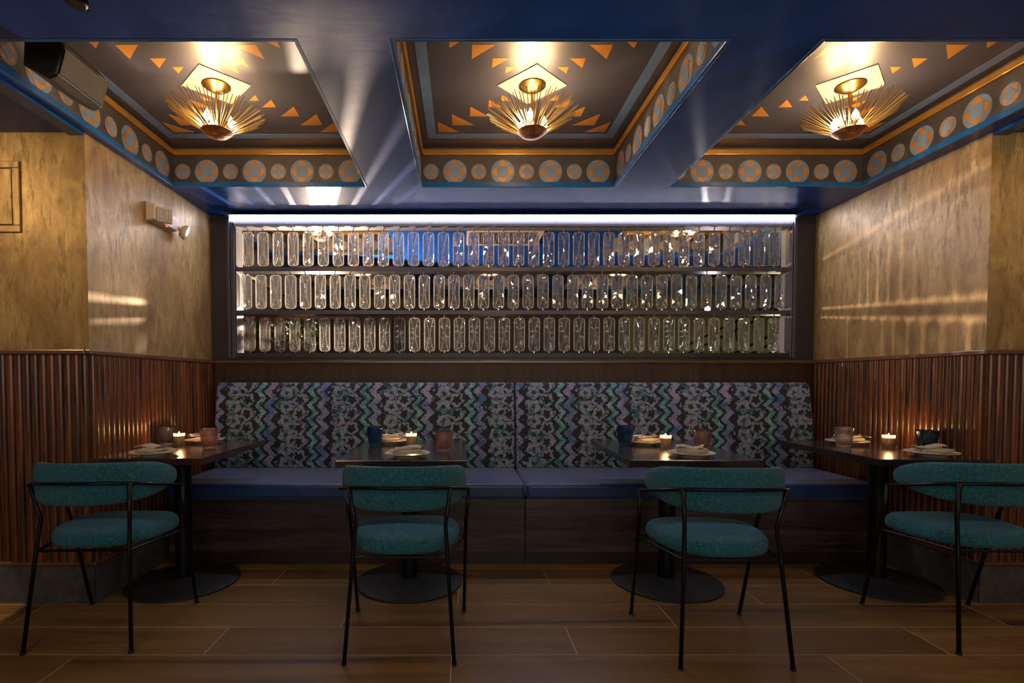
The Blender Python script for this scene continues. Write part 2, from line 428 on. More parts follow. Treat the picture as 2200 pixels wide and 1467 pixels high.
# ------------------------------------------------------------------ floor
fl = MB().box((-6, -3, -0.06), (7, 9.0, -0.0006)).obj('floor', 'grout'); struct(fl)
PL, GAP = 1.553, 0.0023
rows = {3.129: -0.53, 2.878: 0.49, 2.627: -0.02, 2.378: -0.56, 2.133: 0.478, 1.884: -0.044, 1.635: 0.6, 1.386: -0.4, 1.137: 0.2, 0.888: -0.7, 0.64: 0.45}
rl = sorted(rows, reverse=True)
top = 3.378
pm = {}
for y in rl:
    dep = round(top - y - 2 * GAP, 4)
    if dep not in pm:
        pm[dep] = MB().box((0, 0, -0.0005), (PL - 2 * GAP, dep, 0.0)).mesh('plank', 'plank')
    x = rows[y]
    while x > -4.2: x -= PL
    while x < 4.6:
        mobj('plank', pm[dep], fl, (x + GAP, y + GAP, 0.0)); x += PL
    top = y

# ------------------------------------------------------------------ walls
TH = 0.15
wl = struct(MB().box((XL - 0.02, DO + 0.02, ZK), (XL, DB, ZB + 0.3)).obj('wall_left', 'plaster'))
wr = struct(MB().box((XR, DO + 0.02, ZK), (XR + 0.02, DB, ZB + 0.3)).obj('wall_right', 'plaster'))
wol = struct(MB().box((-4.4, DO, ZK), (XL, DO + 0.02, ZB + 0.3)).obj('wall_outer_left', 'plaster'))
wor = struct(MB().box((XR, DO, ZK), (5.0, DO + 0.02, ZB + 0.3)).obj('wall_outer_right', 'plaster'))
# back wall pieces around the opening (painted dark navy)
OX0, OX1, OZ0, OZ1 = -1.707, 2.483, 1.352, 2.301
wb = MB()
wb.box((XL - 0.3, DB, 0), (OX0 - 0.004, Y2, ZB)); wb.box((OX1 + 0.004, DB, 0), (XR + 0.3, Y2, ZB))
wb.box((OX0 - 0.004, DB, 0), (OX1 + 0.004, Y2, OZ0 - 0.006)); wb.box((OX0 - 0.004, DB, OZ1 + 0.006), (OX1 + 0.004, Y2, ZB))
wbo = struct(wb.obj('wall_back', 'navy'))
# wood above the bench back: flat vertical boards
bw = MB().box((XL, DB - 0.012, 0.25), (XR, DB - 0.002, 1.272)).mesh('wainscot_panel', 'panel_dark')
mobj('wainscot_panel', bw, wbo)
MB().box((XL, DB - 0.030, 1.272), (XR, DB - 0.001, 1.296)).obj('cap_rail', 'rail_wood', wbo, bevel=0.004)

# fluted wainscot: half-round ribs on the side and outer walls
RP = 0.0416
def rib_mesh(facing):
    n = 6; poly = []
    for k in range(n + 1):
        t = pi * k / n; poly.append((-cos(t) * RP * 0.46, sin(t) * 0.013))
    z0, z1 = 0.212, 1.268
    mb = MB()
    if facing == 'Y': mb.prism([(p[0], -p[1]) for p in poly], z0, z1)
    if facing == '+X': mb.prism([(p[1], p[0]) for p in poly], z0, z1)
    if facing == '-X': mb.prism([(-p[1], p[0]) for p in poly], z0, z1)
    me = mb.mesh('rib', 'wainscot', True); me.set_sharp_from_angle(angle=math.radians(50)); return me
ribY, ribL, ribR = rib_mesh('Y'), rib_mesh('+X'), rib_mesh('-X')
PT = 0.010   # wainscot backing thickness
def wains(side):
    if side in ('left', 'right'):
        X = XL if side == 'left' else XR; s = 1 if side == 'left' else -1; par = wl if side == 'left' else wr
        a, b = sorted((X, X + s * PT))
        MB().box((a, DO, ZK), (b, DB - 0.012, 1.272)).obj('wainscot_backing', 'wainscot', par)
        n = int((DB - 0.012 - DO) / RP)
        for i in range(n):
            mobj('rib', ribL if s > 0 else ribR, par, (X + s * PT, DO + 0.022 + RP * i, 0))
        a, b = sorted((X, X + s * 0.034))
        MB().box((a, DO - 0.034, 1.270), (b, DB - 0.03, 1.296)).obj('cap_rail', 'rail_wood_y', par, bevel=0.006)
        a, b = sorted((X, X + s * 0.028))
        MB().box((a, DO - 0.028, 0.192), (b, DB - 0.012, 0.212)).obj('base_rail', 'rail_wood_y', par, bevel=0.004)
    else:
        par = wol if side == 'ol' else wor
        x0, x1 = (-4.4, XL) if side == 'ol' else (XR, 5.0)
        MB().box((x0, DO - PT, ZK), (x1, DO, 1.272)).obj('wainscot_backing', 'wainscot', par)
        n = int(1.75 / RP) if side == 'ol' else int(1.75 / RP)
        for i in range(n):
            x = XL - 0.022 - RP * i if side == 'ol' else XR + 0.022 + RP * i
            mobj('rib', ribY, par, (x, DO - PT, 0))
        MB().box((x0, DO - 0.034, 1.270), (x1, DO, 1.296)).obj('cap_rail', 'rail_wood', par, bevel=0.006)
        MB().box((x0, DO - 0.028, 0.192), (x1, DO, 0.212)).obj('base_rail', 'rail_wood', par, bevel=0.004)
for s in ('left', 'right', 'ol', 'or'): wains(s)

# tiled baseboards, each tile its own piece
def basebd(name, x0, x1, y0, y1, along):
    root = struct(MB().box((x0, y0, 0), (x1, y1, 0.188)).obj(name, 'tile_grey'))
    L = 0.62
    lo, hi = (x0, x1) if along == 'X' else (y0, y1)
    p = lo; 
    while p < hi - 0.02:
        q = min(p + L, hi)
        if along == 'X': MB().box((p + .001, y0 - 0.008, 0.0), (q - .001, y0, 0.190)).obj('tile', 'tile_grey', root)
        elif name.endswith('_left'): MB().box((x1, p + .001, 0.0), (x1 + 0.008, q - .001, 0.190)).obj('tile', 'tile_grey', root)
        else: MB().box((x0 - 0.008, p + .001, 0.0), (x0, q - .001, 0.190)).obj('tile', 'tile_grey', root)
        p = q
    return root
basebd('baseboard_left', XL - 0.02, XL + 0.020, DO - 0.020, DB - 0.012, 'Y')
basebd('baseboard_right', XR - 0.020, XR + 0.02, DO - 0.020, DB - 0.012, 'Y')
basebd('baseboard_outer_left', -4.4, XL + 0.020, DO - 0.020, DO + 0.02, 'X')
basebd('baseboard_outer_right', XR - 0.020, 5.0, DO - 0.020, DO + 0.02, 'X')

# ------------------------------------------------------------------ ceiling with painted coffers
CX = [(-1.866, -0.603), (-0.2695, 0.9876), (1.319, 2.5787)]
holes = [(a, b, 1.949, 3.407) for a, b in CX]
holes += [(CX[0][0], CX[0][1], 4.13, 5.22), (CX[2][0], CX[2][1], 4.13, 5.22)]
holes += [(a, b, 5.66, 7.12) for a, b in CX] + [(2.91, 4.17, 5.66, 7.12)]
xs = sorted({-4.4, 5.4} | {h[0] for h in holes} | {h[1] for h in holes})
ys = sorted({-2.6, 8.2} | {h[2] for h in holes} | {h[3] for h in holes})
cb = MB()
# merge runs of solid cells per row
for j in range(len(ys) - 1):
    run = None
    for i in range(len(xs) - 1):
        mx, my = (xs[i] + xs[i+1]) / 2, (ys[j] + ys[j+1]) / 2
        hole = any(h[0] < mx < h[1] and h[2] < my < h[3] for h in holes)
        if not hole and run is None: run = xs[i]
        if hole and run is not None: cb.box((run, ys[j], ZB), (xs[i], ys[j+1], ZC + 0.1)); run = None
    if run is not None: cb.box((run, ys[j], ZB), (xs[-1], ys[j+1], ZC + 0.1))
ceil = struct(cb.obj('ceiling', 'blue'))
# raised border strips beyond the outer coffers
MB().box((-1.975, -0.6, ZB - 0.014), (XL - 0.002, DO, ZB)).obj('border_strip', 'blue_lip', ceil)
MB().box((XR + 0.002, -0.6, ZB - 0.014), (2.74, DO, ZB)).obj('border_strip', 'blue_lip', ceil)

def roundel_mesh(big):
    r = 0.0755 if big else 0.0490
    n = 32; e = 0.0012; mb = MB()
    c = [(r * cos(2*pi*k/n), r * sin(2*pi*k/n)) for k in range(n)]
    mb.prism(c, -e, 0, 'Y', 0)
    q = r * 0.97
    if big:  # gold diamond with a pale upright square in it
        mb.prism([(q, 0), (0, q), (-q, 0), (0, -q)], -2*e, -e, 'Y', 1)
        h = q * 0.5; mb.prism([(h, h), (-h, h), (-h, -h), (h, -h)], -3*e, -2*e, 'Y', 0)
    else:
        h = q / sqrt(2); mb.prism([(h, h), (-h, h), (-h, -h), (h, -h)], -2*e, -e, 'Y', 1)
        mb.prism([(h, 0), (0, h), (-h, 0), (0, -h)], -3*e, -2*e, 'Y', 0)
    return mb.mesh('roundel', ['pale_paint', 'gold_paint'])
RB, RS = roundel_mesh(True), roundel_mesh(False)
TRI = [(0.149, 0.053), (0.216, 0.075), (0.314, 0.104), (0.416, 0.127), (0.50, 0.12)]
trim = {}
for i, (c, l) in enumerate(TRI):
    l2 = min(l, 0.535 - 0.0)
    trim[i] = MB().prism([(0, 0), (l, 0), (0, l)], -0.0006, 0.0).mesh('triangle', 'gold_paint')

def coffer(x0, x1, y0, y1, detail=2):
    cx = (x0 + x1) / 2
    p = MB().box((x0, y0, ZC), (x1, y1, ZC + 0.02)).obj('coffer_panel', 'ceil_dark', ceil)
    def ch(mb, name, mat, **k): return mb.obj(name, mat, p, **k)
    t = 0.006
    fz = MB()   # frieze boards on four sides
    fz.box((x0, y0, ZB + .028), (x0 + t, y1, ZC)); fz.box((x1 - t, y0, ZB + .028), (x1, y1, ZC))
    fz.box((x0 + t, y1 - t, ZB + .028), (x1 - t, y1, ZC)); fz.box((x0 + t, y0, ZB + .028), (x1 - t, y0 + t, ZC))
    ch(fz, 'frieze_board', 'frieze')
    g = 0.016   # blue lip along the lower edge
    lp = MB(); z0, z1 = ZB - 0.001, ZB + 0.030
    lp.box((x0, y0, z0), (x0 + g, y1, z1)); lp.box((x1 - g, y0, z0), (x1, y1, z1))
    lp.box((x0 + g, y1 - g, z0), (x1 - g, y1, z1)); lp.box((x0 + g, y0, z0), (x1 - g, y0 + g, z1))
    ch(lp, 'lip', 'blue_lip', bevel=0.002)
    gm = MB(); z0, z1 = ZC - 0.050, ZC - 0.015; a = t + 0.016
    gm.box((x0 + t, y0 + t, z0), (x0 + a, y1 - t, z1)); gm.box((x1 - a, y0 + t, z0), (x1 - t, y1 - t, z1))
    gm.box((x0 + a, y1 - a, z0), (x1 - a, y1 - t, z1)); gm.box((x0 + a, y0 + t, z0), (x1 - a, y0 + a, z1))
    ch(gm, 'gold_moulding', 'gold_moulding', bevel=0.004)
    # painted stripe frame
    o, w = 0.058, 0.052; e = 0.0015
    st = MB(); X0, X1, Y0, Y1 = x0 + o, x1 - o, y0 + o + .08, y1 - o - .08
    if detail < 2: Y0, Y1 = y0 + .1, y1 - .1
    st.box((X0, Y0, ZC - e), (X0 + w, Y1, ZC)); st.box((X1 - w, Y0, ZC - e), (X1, Y1, ZC))
    st.box((X0 + w, Y1 - w, ZC - e), (X1 - w, Y1, ZC)); st.box((X0 + w, Y0, ZC - e), (X1 - w, Y0 + w, ZC))
    ch(st, 'painted_stripe', 'stripe_paint')
    for i in range(8):
        mobj('roundel', RS if i % 2 == 0 else RB, p, (x0 + 0.070 + 0.1535 * i, y1 - t, 2.483))
    n = int((y1 - y0 - 0.12) / 0.158)
    for i in range(n + 1):
        y = y1 - 0.124 - 0.158 * i
        if y < y0 + 0.06: continue
        for X, rz in ((x0 + t, pi / 2), (x1 - t, -pi / 2)):
            q = mobj('roundel', RB if i % 2 == 0 else RS, p, (X, y, 2.483)); q.rotation_euler = (0, 0, rz)
    if detail == 2:
        ly = 2.690
        for k in range(4):
            for i, (c, l) in enumerate(TRI):
                q = mobj('triangle', trim[i], p); sx = -1 if k in (0, 3) else 1; sy = -1 if k in (0, 1) else 1
                # right angle outside, legs running back towards the lamp
                q.rotation_euler = (0, 0, {(-1, -1): 0, (1, -1): pi/2, (1, 1): pi, (-1, 1): -pi/2}[(sx, sy)])
                q.location = (cx + sx * c, ly + sy * c, ZC)
    return p
for i, h in enumerate(holes): coffer(*h, detail=2 if i < 3 else 1)

# ------------------------------------------------------------------ window opening with shelves
win = struct(MB().box((OX0 - 0.063, DB - 0.012, OZ1 + 0.026), (OX1 + 0.035, DB, OZ1 + 0.034)).obj('window_1', 'frame_grey'))
def wpart(mb, name, mat, **k): return mb.obj(name, mat, win, **k)
wpart(MB().box((OX0 - 0.063, DB - 0.022, OZ0 - 0.038), (OX0 - 0.040, DB, ZB - 0.014)), 'frame_left', 'frame_grey', bevel=0.003)
wpart(MB().box((OX0 - 0.036, DB - 0.016, OZ0 - 0.038), (OX0 - 0.006, DB, ZB - 0.05)), 'frame_left', 'frame_grey', bevel=0.003)
wpart(MB().box((OX1 + 0.012, DB - 0.022, OZ0 - 0.038), (OX1 + 0.036, DB, ZB - 0.014)), 'frame_right', 'frame_grey', bevel=0.003)
wpart(MB().box((OX1 - 0.002, DB - 0.016, OZ0 - 0.038), (OX1 + 0.010, DB, ZB - 0.05)), 'frame_right', 'frame_grey', bevel=0.003)
wpart(MB().box((OX0 - 0.02, DB - 0.016, OZ1), (OX1 + 0.012, DB + 0.10, OZ1 + 0.026)), 'frame_top', 'reveal_grey', bevel=0.003)
wpart(MB().box((OX0 - 0.006, DB - 0.014, OZ0 - 0.036), (OX1 + 0.002, DB, OZ0)), 'sill', 'navy', bevel=0.002)
wpart(MB().box((OX0 - 0.004, DB, OZ0 - 0.006), (OX1 + 0.004, Y2 + 0.005, OZ0)), 'sill_board', 'frame_grey')
wpart(MB().box((OX0 - 0.004, DB, OZ0), (OX0 + 0.001, Y2, OZ1)), 'reveal', 'reveal_grey')
wpart(MB().box((OX1 - 0.001, DB, OZ0), (OX1 + 0.004, Y2, OZ1)), 'reveal', 'reveal_grey')
for z0, z1 in ((1.967, 1.998), (1.644, 1.674)):
    wpart(MB().box((OX0 - 0.002, DB - 0.004, z0), (OX1 + 0.002, DB + 0.105, z1)), 'shelf', 'frame_grey', bevel=0.002)
wpart(MB().box((OX0 - 0.035, DB - 0.022, 2.349), (OX1 + 0.012, DB - 0.002, 2.360)), 'light_strip', 'led_strip')
wpart(MB().box((OX0 - 0.035, DB - 0.100, 2.3605), (OX1 + 0.012, DB, 2.366)), 'light_hood', 'navy')

# ------------------------------------------------------------------ crystals
def crystal_mesh(seed):
    rg = random.Random(seed); HW, HH, T = 0.0430, 0.129, 0.0125
    rowsv = [-1, -.972, -.93, -.86, -.74, -.6, -.45, -.3, -.15, 0, .15, .3, .45, .6, .74, .86, .93, .972, 1]
    mb = MB(); grid = []
    cols = ('L', 'l', 'a0', 'a1', 'a2', 'c', 'b2', 'b1', 'b0', 'r', 'R'); nc = len(cols); jit = [rg.uniform(-1, 1) for _ in rowsv]
    for q, v in enumerate(rowsv):
        a = abs(v); rc = 0.55
        e = (a * HH - (HH - rc * HW)) / (rc * HW)
        w = HW if e <= 0 else HW - rc * HW * (1 - sqrt(max(0, 1 - min(1, e) ** 2)))
        ac = 0.10 + 0.60 * a ** 1.6; d = 0.030
        U = {'L': -1, 'l': -.86, 'a0': -ac - d, 'a1': -ac, 'a2': -ac + d, 'c': 0, 'b2': ac - d, 'b1': ac, 'b0': ac + d, 'r': .86, 'R': 1}
        row = []
        for c in cols:
            u = U[c]
            if c in 'LR' or a == 1: h = 0.22
            elif c in 'lr': h = 0.74
            elif c in ('a1', 'b1'): h = 0.66
            elif c == 'c': h = 0.62 + 0.36 * (1 - a) ** 4
            else: h = 1.0
            if a > 0.95 and a < 1: h = min(h, 0.74)
            if c not in 'LlrR': h *= 1 + rg.uniform(-0.05, 0.05)
            row.append((w * u + (0.0009 * jit[q] if c not in 'LRlr' else 0), v * HH, h * T))
        grid.append(row)
    nr = len(grid)
    V = [(x, -h, z) for row in grid for (x, z, h) in row] + [(x, h, z) for row in grid for (x, z, h) in row]
    F = []; MI = []; o = nr * nc
    for i in range(nr - 1):
        for j in range(nc - 1):
            a, b, c, d = i*nc+j, i*nc+j+1, (i+1)*nc+j+1, (i+1)*nc+j
            MI += [1 if j in (0, nc - 2) or i in (0, nr - 2) or j in (2, nc - 4) else 0] * 4
            if (j + i) % 2: F += [(a, b, c), (a, c, d), (o+a, o+c, o+b), (o+a, o+d, o+c)]
            else: F += [(a, b, d), (b, c, d), (o+a, o+d, o+b), (o+b, o+d, o+c)]
    for i in range(nr - 1):
        for j in (0, nc - 1): F.append((i*nc+j, (i+1)*nc+j, o+(i+1)*nc+j, o+i*nc+j))
    for j in range(nc - 1):
        for i in (0, nr - 1): F.append((i*nc+j, i*nc+j+1, o+i*nc+j+1, o+i*nc+j))
    mb.add(V, F); mb.mi = MI + [1] * (len(F) - len(MI))
    return mb.mesh('crystal_body', ['crystal_glass', 'crystal_edge_glint'])
CM = [crystal_mesh(s) for s in range(5)]
hookm = MB().tube([(0, 0, 0.122), (0, -0.012, 0.127), (0, -0.004, 0.139), (0, 0.002, 0.150)], 0.0042, 6).mesh('hook', 'hammered')
pinm = MB().tube([(0, 0, -0.112), (0, -0.012, -0.118), (0, 0, -0.128), (0, 0, -0.140)], 0.0034, 6).mesh('pin', 'brass')
def cry(x, z, i, n, row, grp):
    k = i + 1
    mid = n / 2
    if i < mid: lab = '%s from the left' % ORD[i]
    else: lab = '%s from the right' % ORD[n - 1 - i]
    t = thing('hanging_crystal', 'faceted glass crystal bar, %s in the %s row of the window' % (lab, row), 'crystal', (x, 4.042, z), random.uniform(-0.14, 0.14), grp)
    mobj('crystal_body', random.choice(CM), t); mobj('hook', hookm, t); mobj('pin', pinm, t)
for n, xa, xb, z, row in ((36, -1.643, 2.396, 2.151, 'top'), (37, -1.662, 2.451, 1.825, 'middle'), (36, -1.637, 2.405, 1.497, 'bottom')):
    for i in range(n):
        cry(xa + (xb - xa) * i / (n - 1), z, i, n, row, 'glass crystals in the %s row' % row)

# ------------------------------------------------------------------ bench
def cushion(mb, x0, x1, y0, y1, z0, z1): return mb.box((x0, y0, z0), (x1, y1, z1))
def bench(x0, x1, label):
    cx = (x0 + x1) / 2; t = thing('banquette_bench', label, 'bench', (cx, 3.35, 0), 0, 'built-in banquettes under the window')
    a, b = x0 - cx, x1 - cx
    # seat cushion with crowned top
    nx = 24; mb = MB()
    mb.box((a + .003, 3.175 - 3.35, 0.412), (b - .003, 3.865 - 3.35, 0.507))
    mb.obj('seat_cushion', 'seat_vinyl', t, bevel=0.022, seg=4, smooth=True, sharp=60)
    # reclined back cushion: profile in Y/Z extruded along X, rounded ends
    P = [(3.790, 0.500), (3.800, 0.80), (3.845, 1.085), (3.862, 1.115), (3.885, 1.128), (3.925, 1.126), (3.955, 1.10), (3.959, 0.50)]
    mb = MB().prism([(p[0] - 3.35, p[1]) for p in P], a + 0.004, b - 0.004, 'X')
    mb.obj('back_cushion', 'ikat', t, bevel=0.016, seg=3, smooth=True, sharp=55)
    m = 2
    for k in range(m):
        p, q = a + (b - a) * k / m, a + (b - a) * (k + 1) / m
        MB().box((p + .001, 3.200 - 3.35, 0.219), (q - .001, 3.225 - 3.35, 0.411)).obj('front_panel', 'bench_wood', t, bevel=0.0015)
        MB().box((p + .001, 3.206 - 3.35, 0.079), (q - .001, 3.225 - 3.35, 0.2185)).obj('lower_panel', 'bench_wood', t)  # front split and set back here to stand in for a shadow line
    MB().box((a, 3.208 - 3.35, 0.0), (b, 3.225 - 3.35, 0.078)).obj('plinth', 'plinth_wood', t)
    MB().box((a, 3.225 - 3.35, 0.02), (b, 3.955 - 3.35, 0.408)).obj('seat_box', 'bench_wood', t)
bench(-1.815, 0.388, 'long blue vinyl banquette with patterned back, left of the centre seam')
bench(0.392, 2.572, 'long blue vinyl banquette with patterned back, right of the centre seam')

# ------------------------------------------------------------------ tables
def table(cx, y0, y1, w, label, rz=0.0, top='table_top', pedx=0.0, dr=0.297):
    cy = 2.925; t = thing('dining_table', label, 'table', (cx, cy, 0), rz, 'dining tables along the banquette')
    MB().box((-w / 2, y0 - cy, 0.715), (w / 2, y1 - cy, 0.750)).obj('tabletop', top, t, bevel=0.003)
    MB().box((-0.16, -0.25, 0.697), (0.16, 0.25, 0.7145)).obj('top_plate', 'black_metal', t)
    MB().lathe([(0.045, 0.028), (0.045, 0.697)], 24, (pedx, 0, 0)).obj('pedestal', 'black_metal', t, smooth=True, sharp=40)
    MB().lathe([(dr - 0.012, 0.0), (dr, 0.004), (dr, 0.011), (dr - 0.012, 0.016), (0.10, 0.030), (0.05, 0.034)], 56, (pedx, 0, 0)).obj('base_disc', 'cast_iron', t, smooth=True, sharp=40)
    return t
table(-1.583, 2.600, 3.44, 0.560, 'dark brown pedestal table at the far left, against the fluted wall', 0, 'table_brown', 0.010, 0.292)
table(-0.298, 2.525, 3.43, 0.640, 'nearly black pedestal table left of the banquette seam')
table(1.155, 2.535, 3.41, 0.645, 'nearly black pedestal table right of the banquette seam', -0.035)
table(2.346, 2.560, 3.41, 0.548, 'nearly black pedestal table at the far right, against the fluted wall', -0.02, 'table_top', 0.0, 0.290)

# ------------------------------------------------------------------ chairs
def catmull(P, n=6):
    out = []
    for i in range(len(P) - 1):
        p0 = Vector(P[max(i-1, 0)]); p1 = Vector(P[i]); p2 = Vector(P[i+1]); p3 = Vector(P[min(i+2, len(P)-1)])
        for k in range(n):
            t = k / n
            out.append(0.5 * ((2*p1) + (-p0+p2)*t + (2*p0-5*p1+4*p2-p3)*t*t + (-p0+3*p1-3*p2+p3)*t**3))
    out.append(Vector(P[-1])); return out
HALF = [(0, -0.268, 0.716), (0.09, -0.260, 0.715), (0.18, -0.222, 0.709), (0.245, -0.150, 0.694), (0.276, -0.045, 0.670), (0.283, 0.075, 0.645)]
RAIL = catmull([(-x, y, z) for x, y, z in HALF[:0:-1]] + HALF, 5)
def build_chair(label, loc, rz):
    t = thing('dining_chair', label, 'chair', loc, rz, 'teal chairs facing the banquette')
    MB().tube(RAIL, 0.0075, 8).obj('back_rail', 'black_metal', t, smooth=True)
    n = len(RAIL)
    # upholstered back: swept lens-shaped section just inside the rail
    V = []; sec = 12; cnt = 0; F = []
    for i, p in enumerate(RAIL):
        s = abs(i / (n - 1) * 2 - 1)
        d = (RAIL[min(i+1, n-1)] - RAIL[max(i-1, 0)]); d.z = 0; d.normalize(); nin = Vector((-d.y, d.x, 0))
        if nin.y < 0 and abs(p.x) < 0.1: nin = -nin
        zt = 0.799 - 0.020 * s**2 - 0.058 * s ** 6; zb = 0.612 + 0.012 * s**2 + 0.042 * s ** 4
        k = sqrt(max(0.0, 1 - max(0, (s - 0.80) / 0.20) ** 2.2)) if s > 0.8 else 1
        k = max(k, 0.12)
        zm, hh = (zt + zb) / 2, (zt - zb) / 2 * (0.66 + 0.34 * k) if k < 1 else (zt - zb) / 2
        th = 0.024 * (0.4 + 0.6 * k)
        c0 = Vector((p.x, p.y, 0)) + nin * (0.009 + 0.024)
        for j in range(sec):
            a = 2 * pi * j / sec; ca, sa = cos(a), sin(a)
            ex = math.copysign(abs(ca) ** 0.55, ca) * th; ez = math.copysign(abs(sa) ** 0.75, sa) * hh
            V.append((c0.x - nin.x * ex, c0.y - nin.y * ex, zm + ez))
    for i in range(n - 1):
        for j in range(sec):
            j2 = (j + 1) % sec; F.append((i*sec+j, i*sec+j2, (i+1)*sec+j2, (i+1)*sec+j))
    F += [tuple(range(sec)), tuple(range((n-1)*sec, n*sec))[::-1]]
    mb = MB(); mb.add(V, F); mb.obj('backrest', 'boucle', t, smooth=True, subsurf=1)
    # seat cushion: rounded trapezoid, domed
    m = 40; rings = [(0.90, 0.424), (0.985, 0.430), (1.0, 0.448), (0.985, 0.470), (0.93, 0.486), (0.75, 0.496), (0.45, 0.501), (0.15, 0.503)]
    V = []; F = []
    for (k, z) in rings:
        for j in range(m):
            a = 2 * pi * j / m; ca, sa = cos(a), sin(a)
            x = math.copysign(abs(ca) ** 0.62, ca); y = math.copysign(abs(sa) ** 0.70, sa)
            wid = 0.222 + 0.022 * y
            if y < 0: wid -= 0.030 * y * y
            V.append((x * wid * k * 1.06, 0.020 + y * 0.215 * k, z))
    for i in range(len(rings) - 1):
        for j in range(m):
            j2 = (j + 1) % m; F.append((i*m+j, i*m+j2, (i+1)*m+j2, (i+1)*m+j))
    F += [tuple(range(m))[::-1], tuple(range((len(rings)-1)*m, len(rings)*m))]
    mb = MB(); mb.add(V, F); mb.obj('seat', 'boucle', t, smooth=True)
    # frame under the seat and rear stretcher
    fr = MB(); fr.tube([(-0.193, -0.192, 0.418), (0.193, -0.192, 0.418)], 0.006, 8)
    fr.tube([(-0.193, -0.192, 0.418), (-0.268, 0.14, 0.418)], 0.006, 8); fr.tube([(0.193, -0.192, 0.418), (0.268, 0.14, 0.418)], 0.006, 8)
    fr.tube([(-0.268, 0.14, 0.418), (0.268, 0.14, 0.418)], 0.006, 8)
    fr.obj('seat_frame', 'black_metal', t, smooth=True, sharp=60)
    for s in (-1, 1):
        # rear leg
        l = MB().tube([(s*0.205, -0.208, 0.706), (s*0.184, -0.176, 0.548), (s*0.193, -0.196, 0.418), (s*0.220, -0.243, 0.008)], 0.0085, 10).obj('leg', 'black_metal', t, smooth=True)
        MB().lathe([(0.0105, 0.0), (0.0105, 0.012)], 12, (s*0.2203, -0.2435, 0)).obj('foot', 'black_plastic', l)
        l = MB().tube([(s*0.283, 0.072, 0.645), (s*0.270, 0.118, 0.490), (s*0.262, 0.245, 0.008)], 0.0085, 10).obj('leg', 'black_metal', t, smooth=True)
        MB().lathe([(0.0105, 0.0), (0.0105, 0.012)], 12, (s*0.262, 0.2453, 0)).obj('foot', 'black_plastic', l)
    MB().lathe([(0.006, -0.003), (0.008, 0.0), (0.006, 0.004)], 10, (0, 0, 0)).obj('screw', 'black_metal', t, loc=(0.0, -0.277, 0.716)).rotation_euler = (pi/2, 0, 0)
    return t
CH = [(( -1.612, 2.384, 0), 0.035, 'teal upholstered chair with black tube legs at the far left table'),
      (( -0.252, 2.297, 0), 0.0, 'teal upholstered chair, second from the left, at the table left of the seam'),
      (( 1.083, 2.262, 0), -0.01, 'teal upholstered chair, third from the left, at the table right of the seam'),
      (( 2.292, 2.372, 0), -0.03, 'teal upholstered chair at the far right table, cut by the picture edge')]
c0 = build_chair(CH[0][2], CH[0][0], CH[0][1])
for loc, rz, lab in CH[1:]:
    c = copy_tree(c0); c.location = loc; c.rotation_euler = (0, 0, rz); c['label'] = lab

# ------------------------------------------------------------------ pendant lamps
def rodmesh():
    P0 = Vector((0.062, 0, -0.230)); P1 = Vector((0.222, 0, -0.134))
    return MB().tube([P0, (P0 + P1) / 2 + Vector((0.001, 0, -0.001)), P1], 0.0022, 5).mesh('rod', 'rod_brass')
RODM = rodmesh()
bulbm = MB().lathe([(0.004, 0.0), (0.013, 0.006), (0.0165, 0.018), (0.013, 0.032), (0.005, 0.046), (0.0008, 0.056)], 12).mesh('bulb', 'bulb', True)
bulbf = MB().lathe([(0.004, 0.0), (0.013, 0.006), (0.0165, 0.018), (0.013, 0.032), (0.005, 0.046), (0.0008, 0.056)], 12).mesh('bulb', 'bulb_far', True)
def lamp(x, y, label, near=True, ang=0.0):
    t = thing('ceiling_lamp', label, 'lamp', (x, y, ZC), 0, 'brass rod lamps under the front coffers' if near else 'brass rod lamps in the room behind the window')
    h = 0.176
    if near:
        MB().prism([(h, 0), (0, h), (-h, 0), (0, -h)], -0.004, 0.0).obj('square_plate', 'cream_plate', t)
    MB().lathe([(0.066, -0.004), (0.068, -0.010), (0.060, -0.016), (0.030, -0.034), (0.012, -0.040)], 36).obj('canopy', 'brass', t, smooth=True, sharp=50)
    MB().tube([(0, 0, -0.040), (0, 0, -0.256)], 0.0065, 10).obj('stem', 'brass', t, smooth=True, sharp=50)
    MB().lathe([(0.002, -0.268), (0.030, -0.264), (0.055, -0.253), (0.076, -0.234), (0.074, -0.232), (0.05, -0.245), (0.002, -0.254)], 36).obj('dish', 'hammered', t, smooth=True, sharp=60)
    if near:
        N = 76
        for k in range(N):
            o = mobj('rod', RODM, t); o.rotation_euler = (random.uniform(-.02, .02), random.uniform(-.05, .05), 2*pi*k/N + random.uniform(-.012, .012))
            s = random.uniform(0.97, 1.02); o.scale = (s, s, s)
    else:
        mb = MB(); P0, P1 = (0.062, -0.230), (0.222, -0.134)
        for k in range(60):
            a = 2*pi*k/60; mb.tube([(P0[0]*cos(a), P0[0]*sin(a), P0[1]), (P1[0]*cos(a), P1[0]*sin(a), P1[1])], 0.0018, 4)
        mb.obj('rods', 'rod_brass', t)['kind'] = 'stuff'
    for k in range(3):
        a = ang + 2*pi*k/3; bx, by = 0.066*cos(a), 0.066*sin(a)
        l = MB().tube([(0.012*cos(a), 0.012*sin(a), -0.228), (bx, by, -0.222), (bx, by, -0.205)], 0.005, 8).obj('socket', 'brass', t, smooth=True)
        mobj('bulb', bulbm if near else bulbf, t, (bx, by, -0.205))
for x, w in ((-1.244, 'left coffer, nearest the speaker'), (0.355, 'middle coffer'), (1.965, 'right coffer')):
    lamp(x, 2.690, 'brass radiating-rod ceiling lamp with cream square plate, ' + w, True, 0.25)
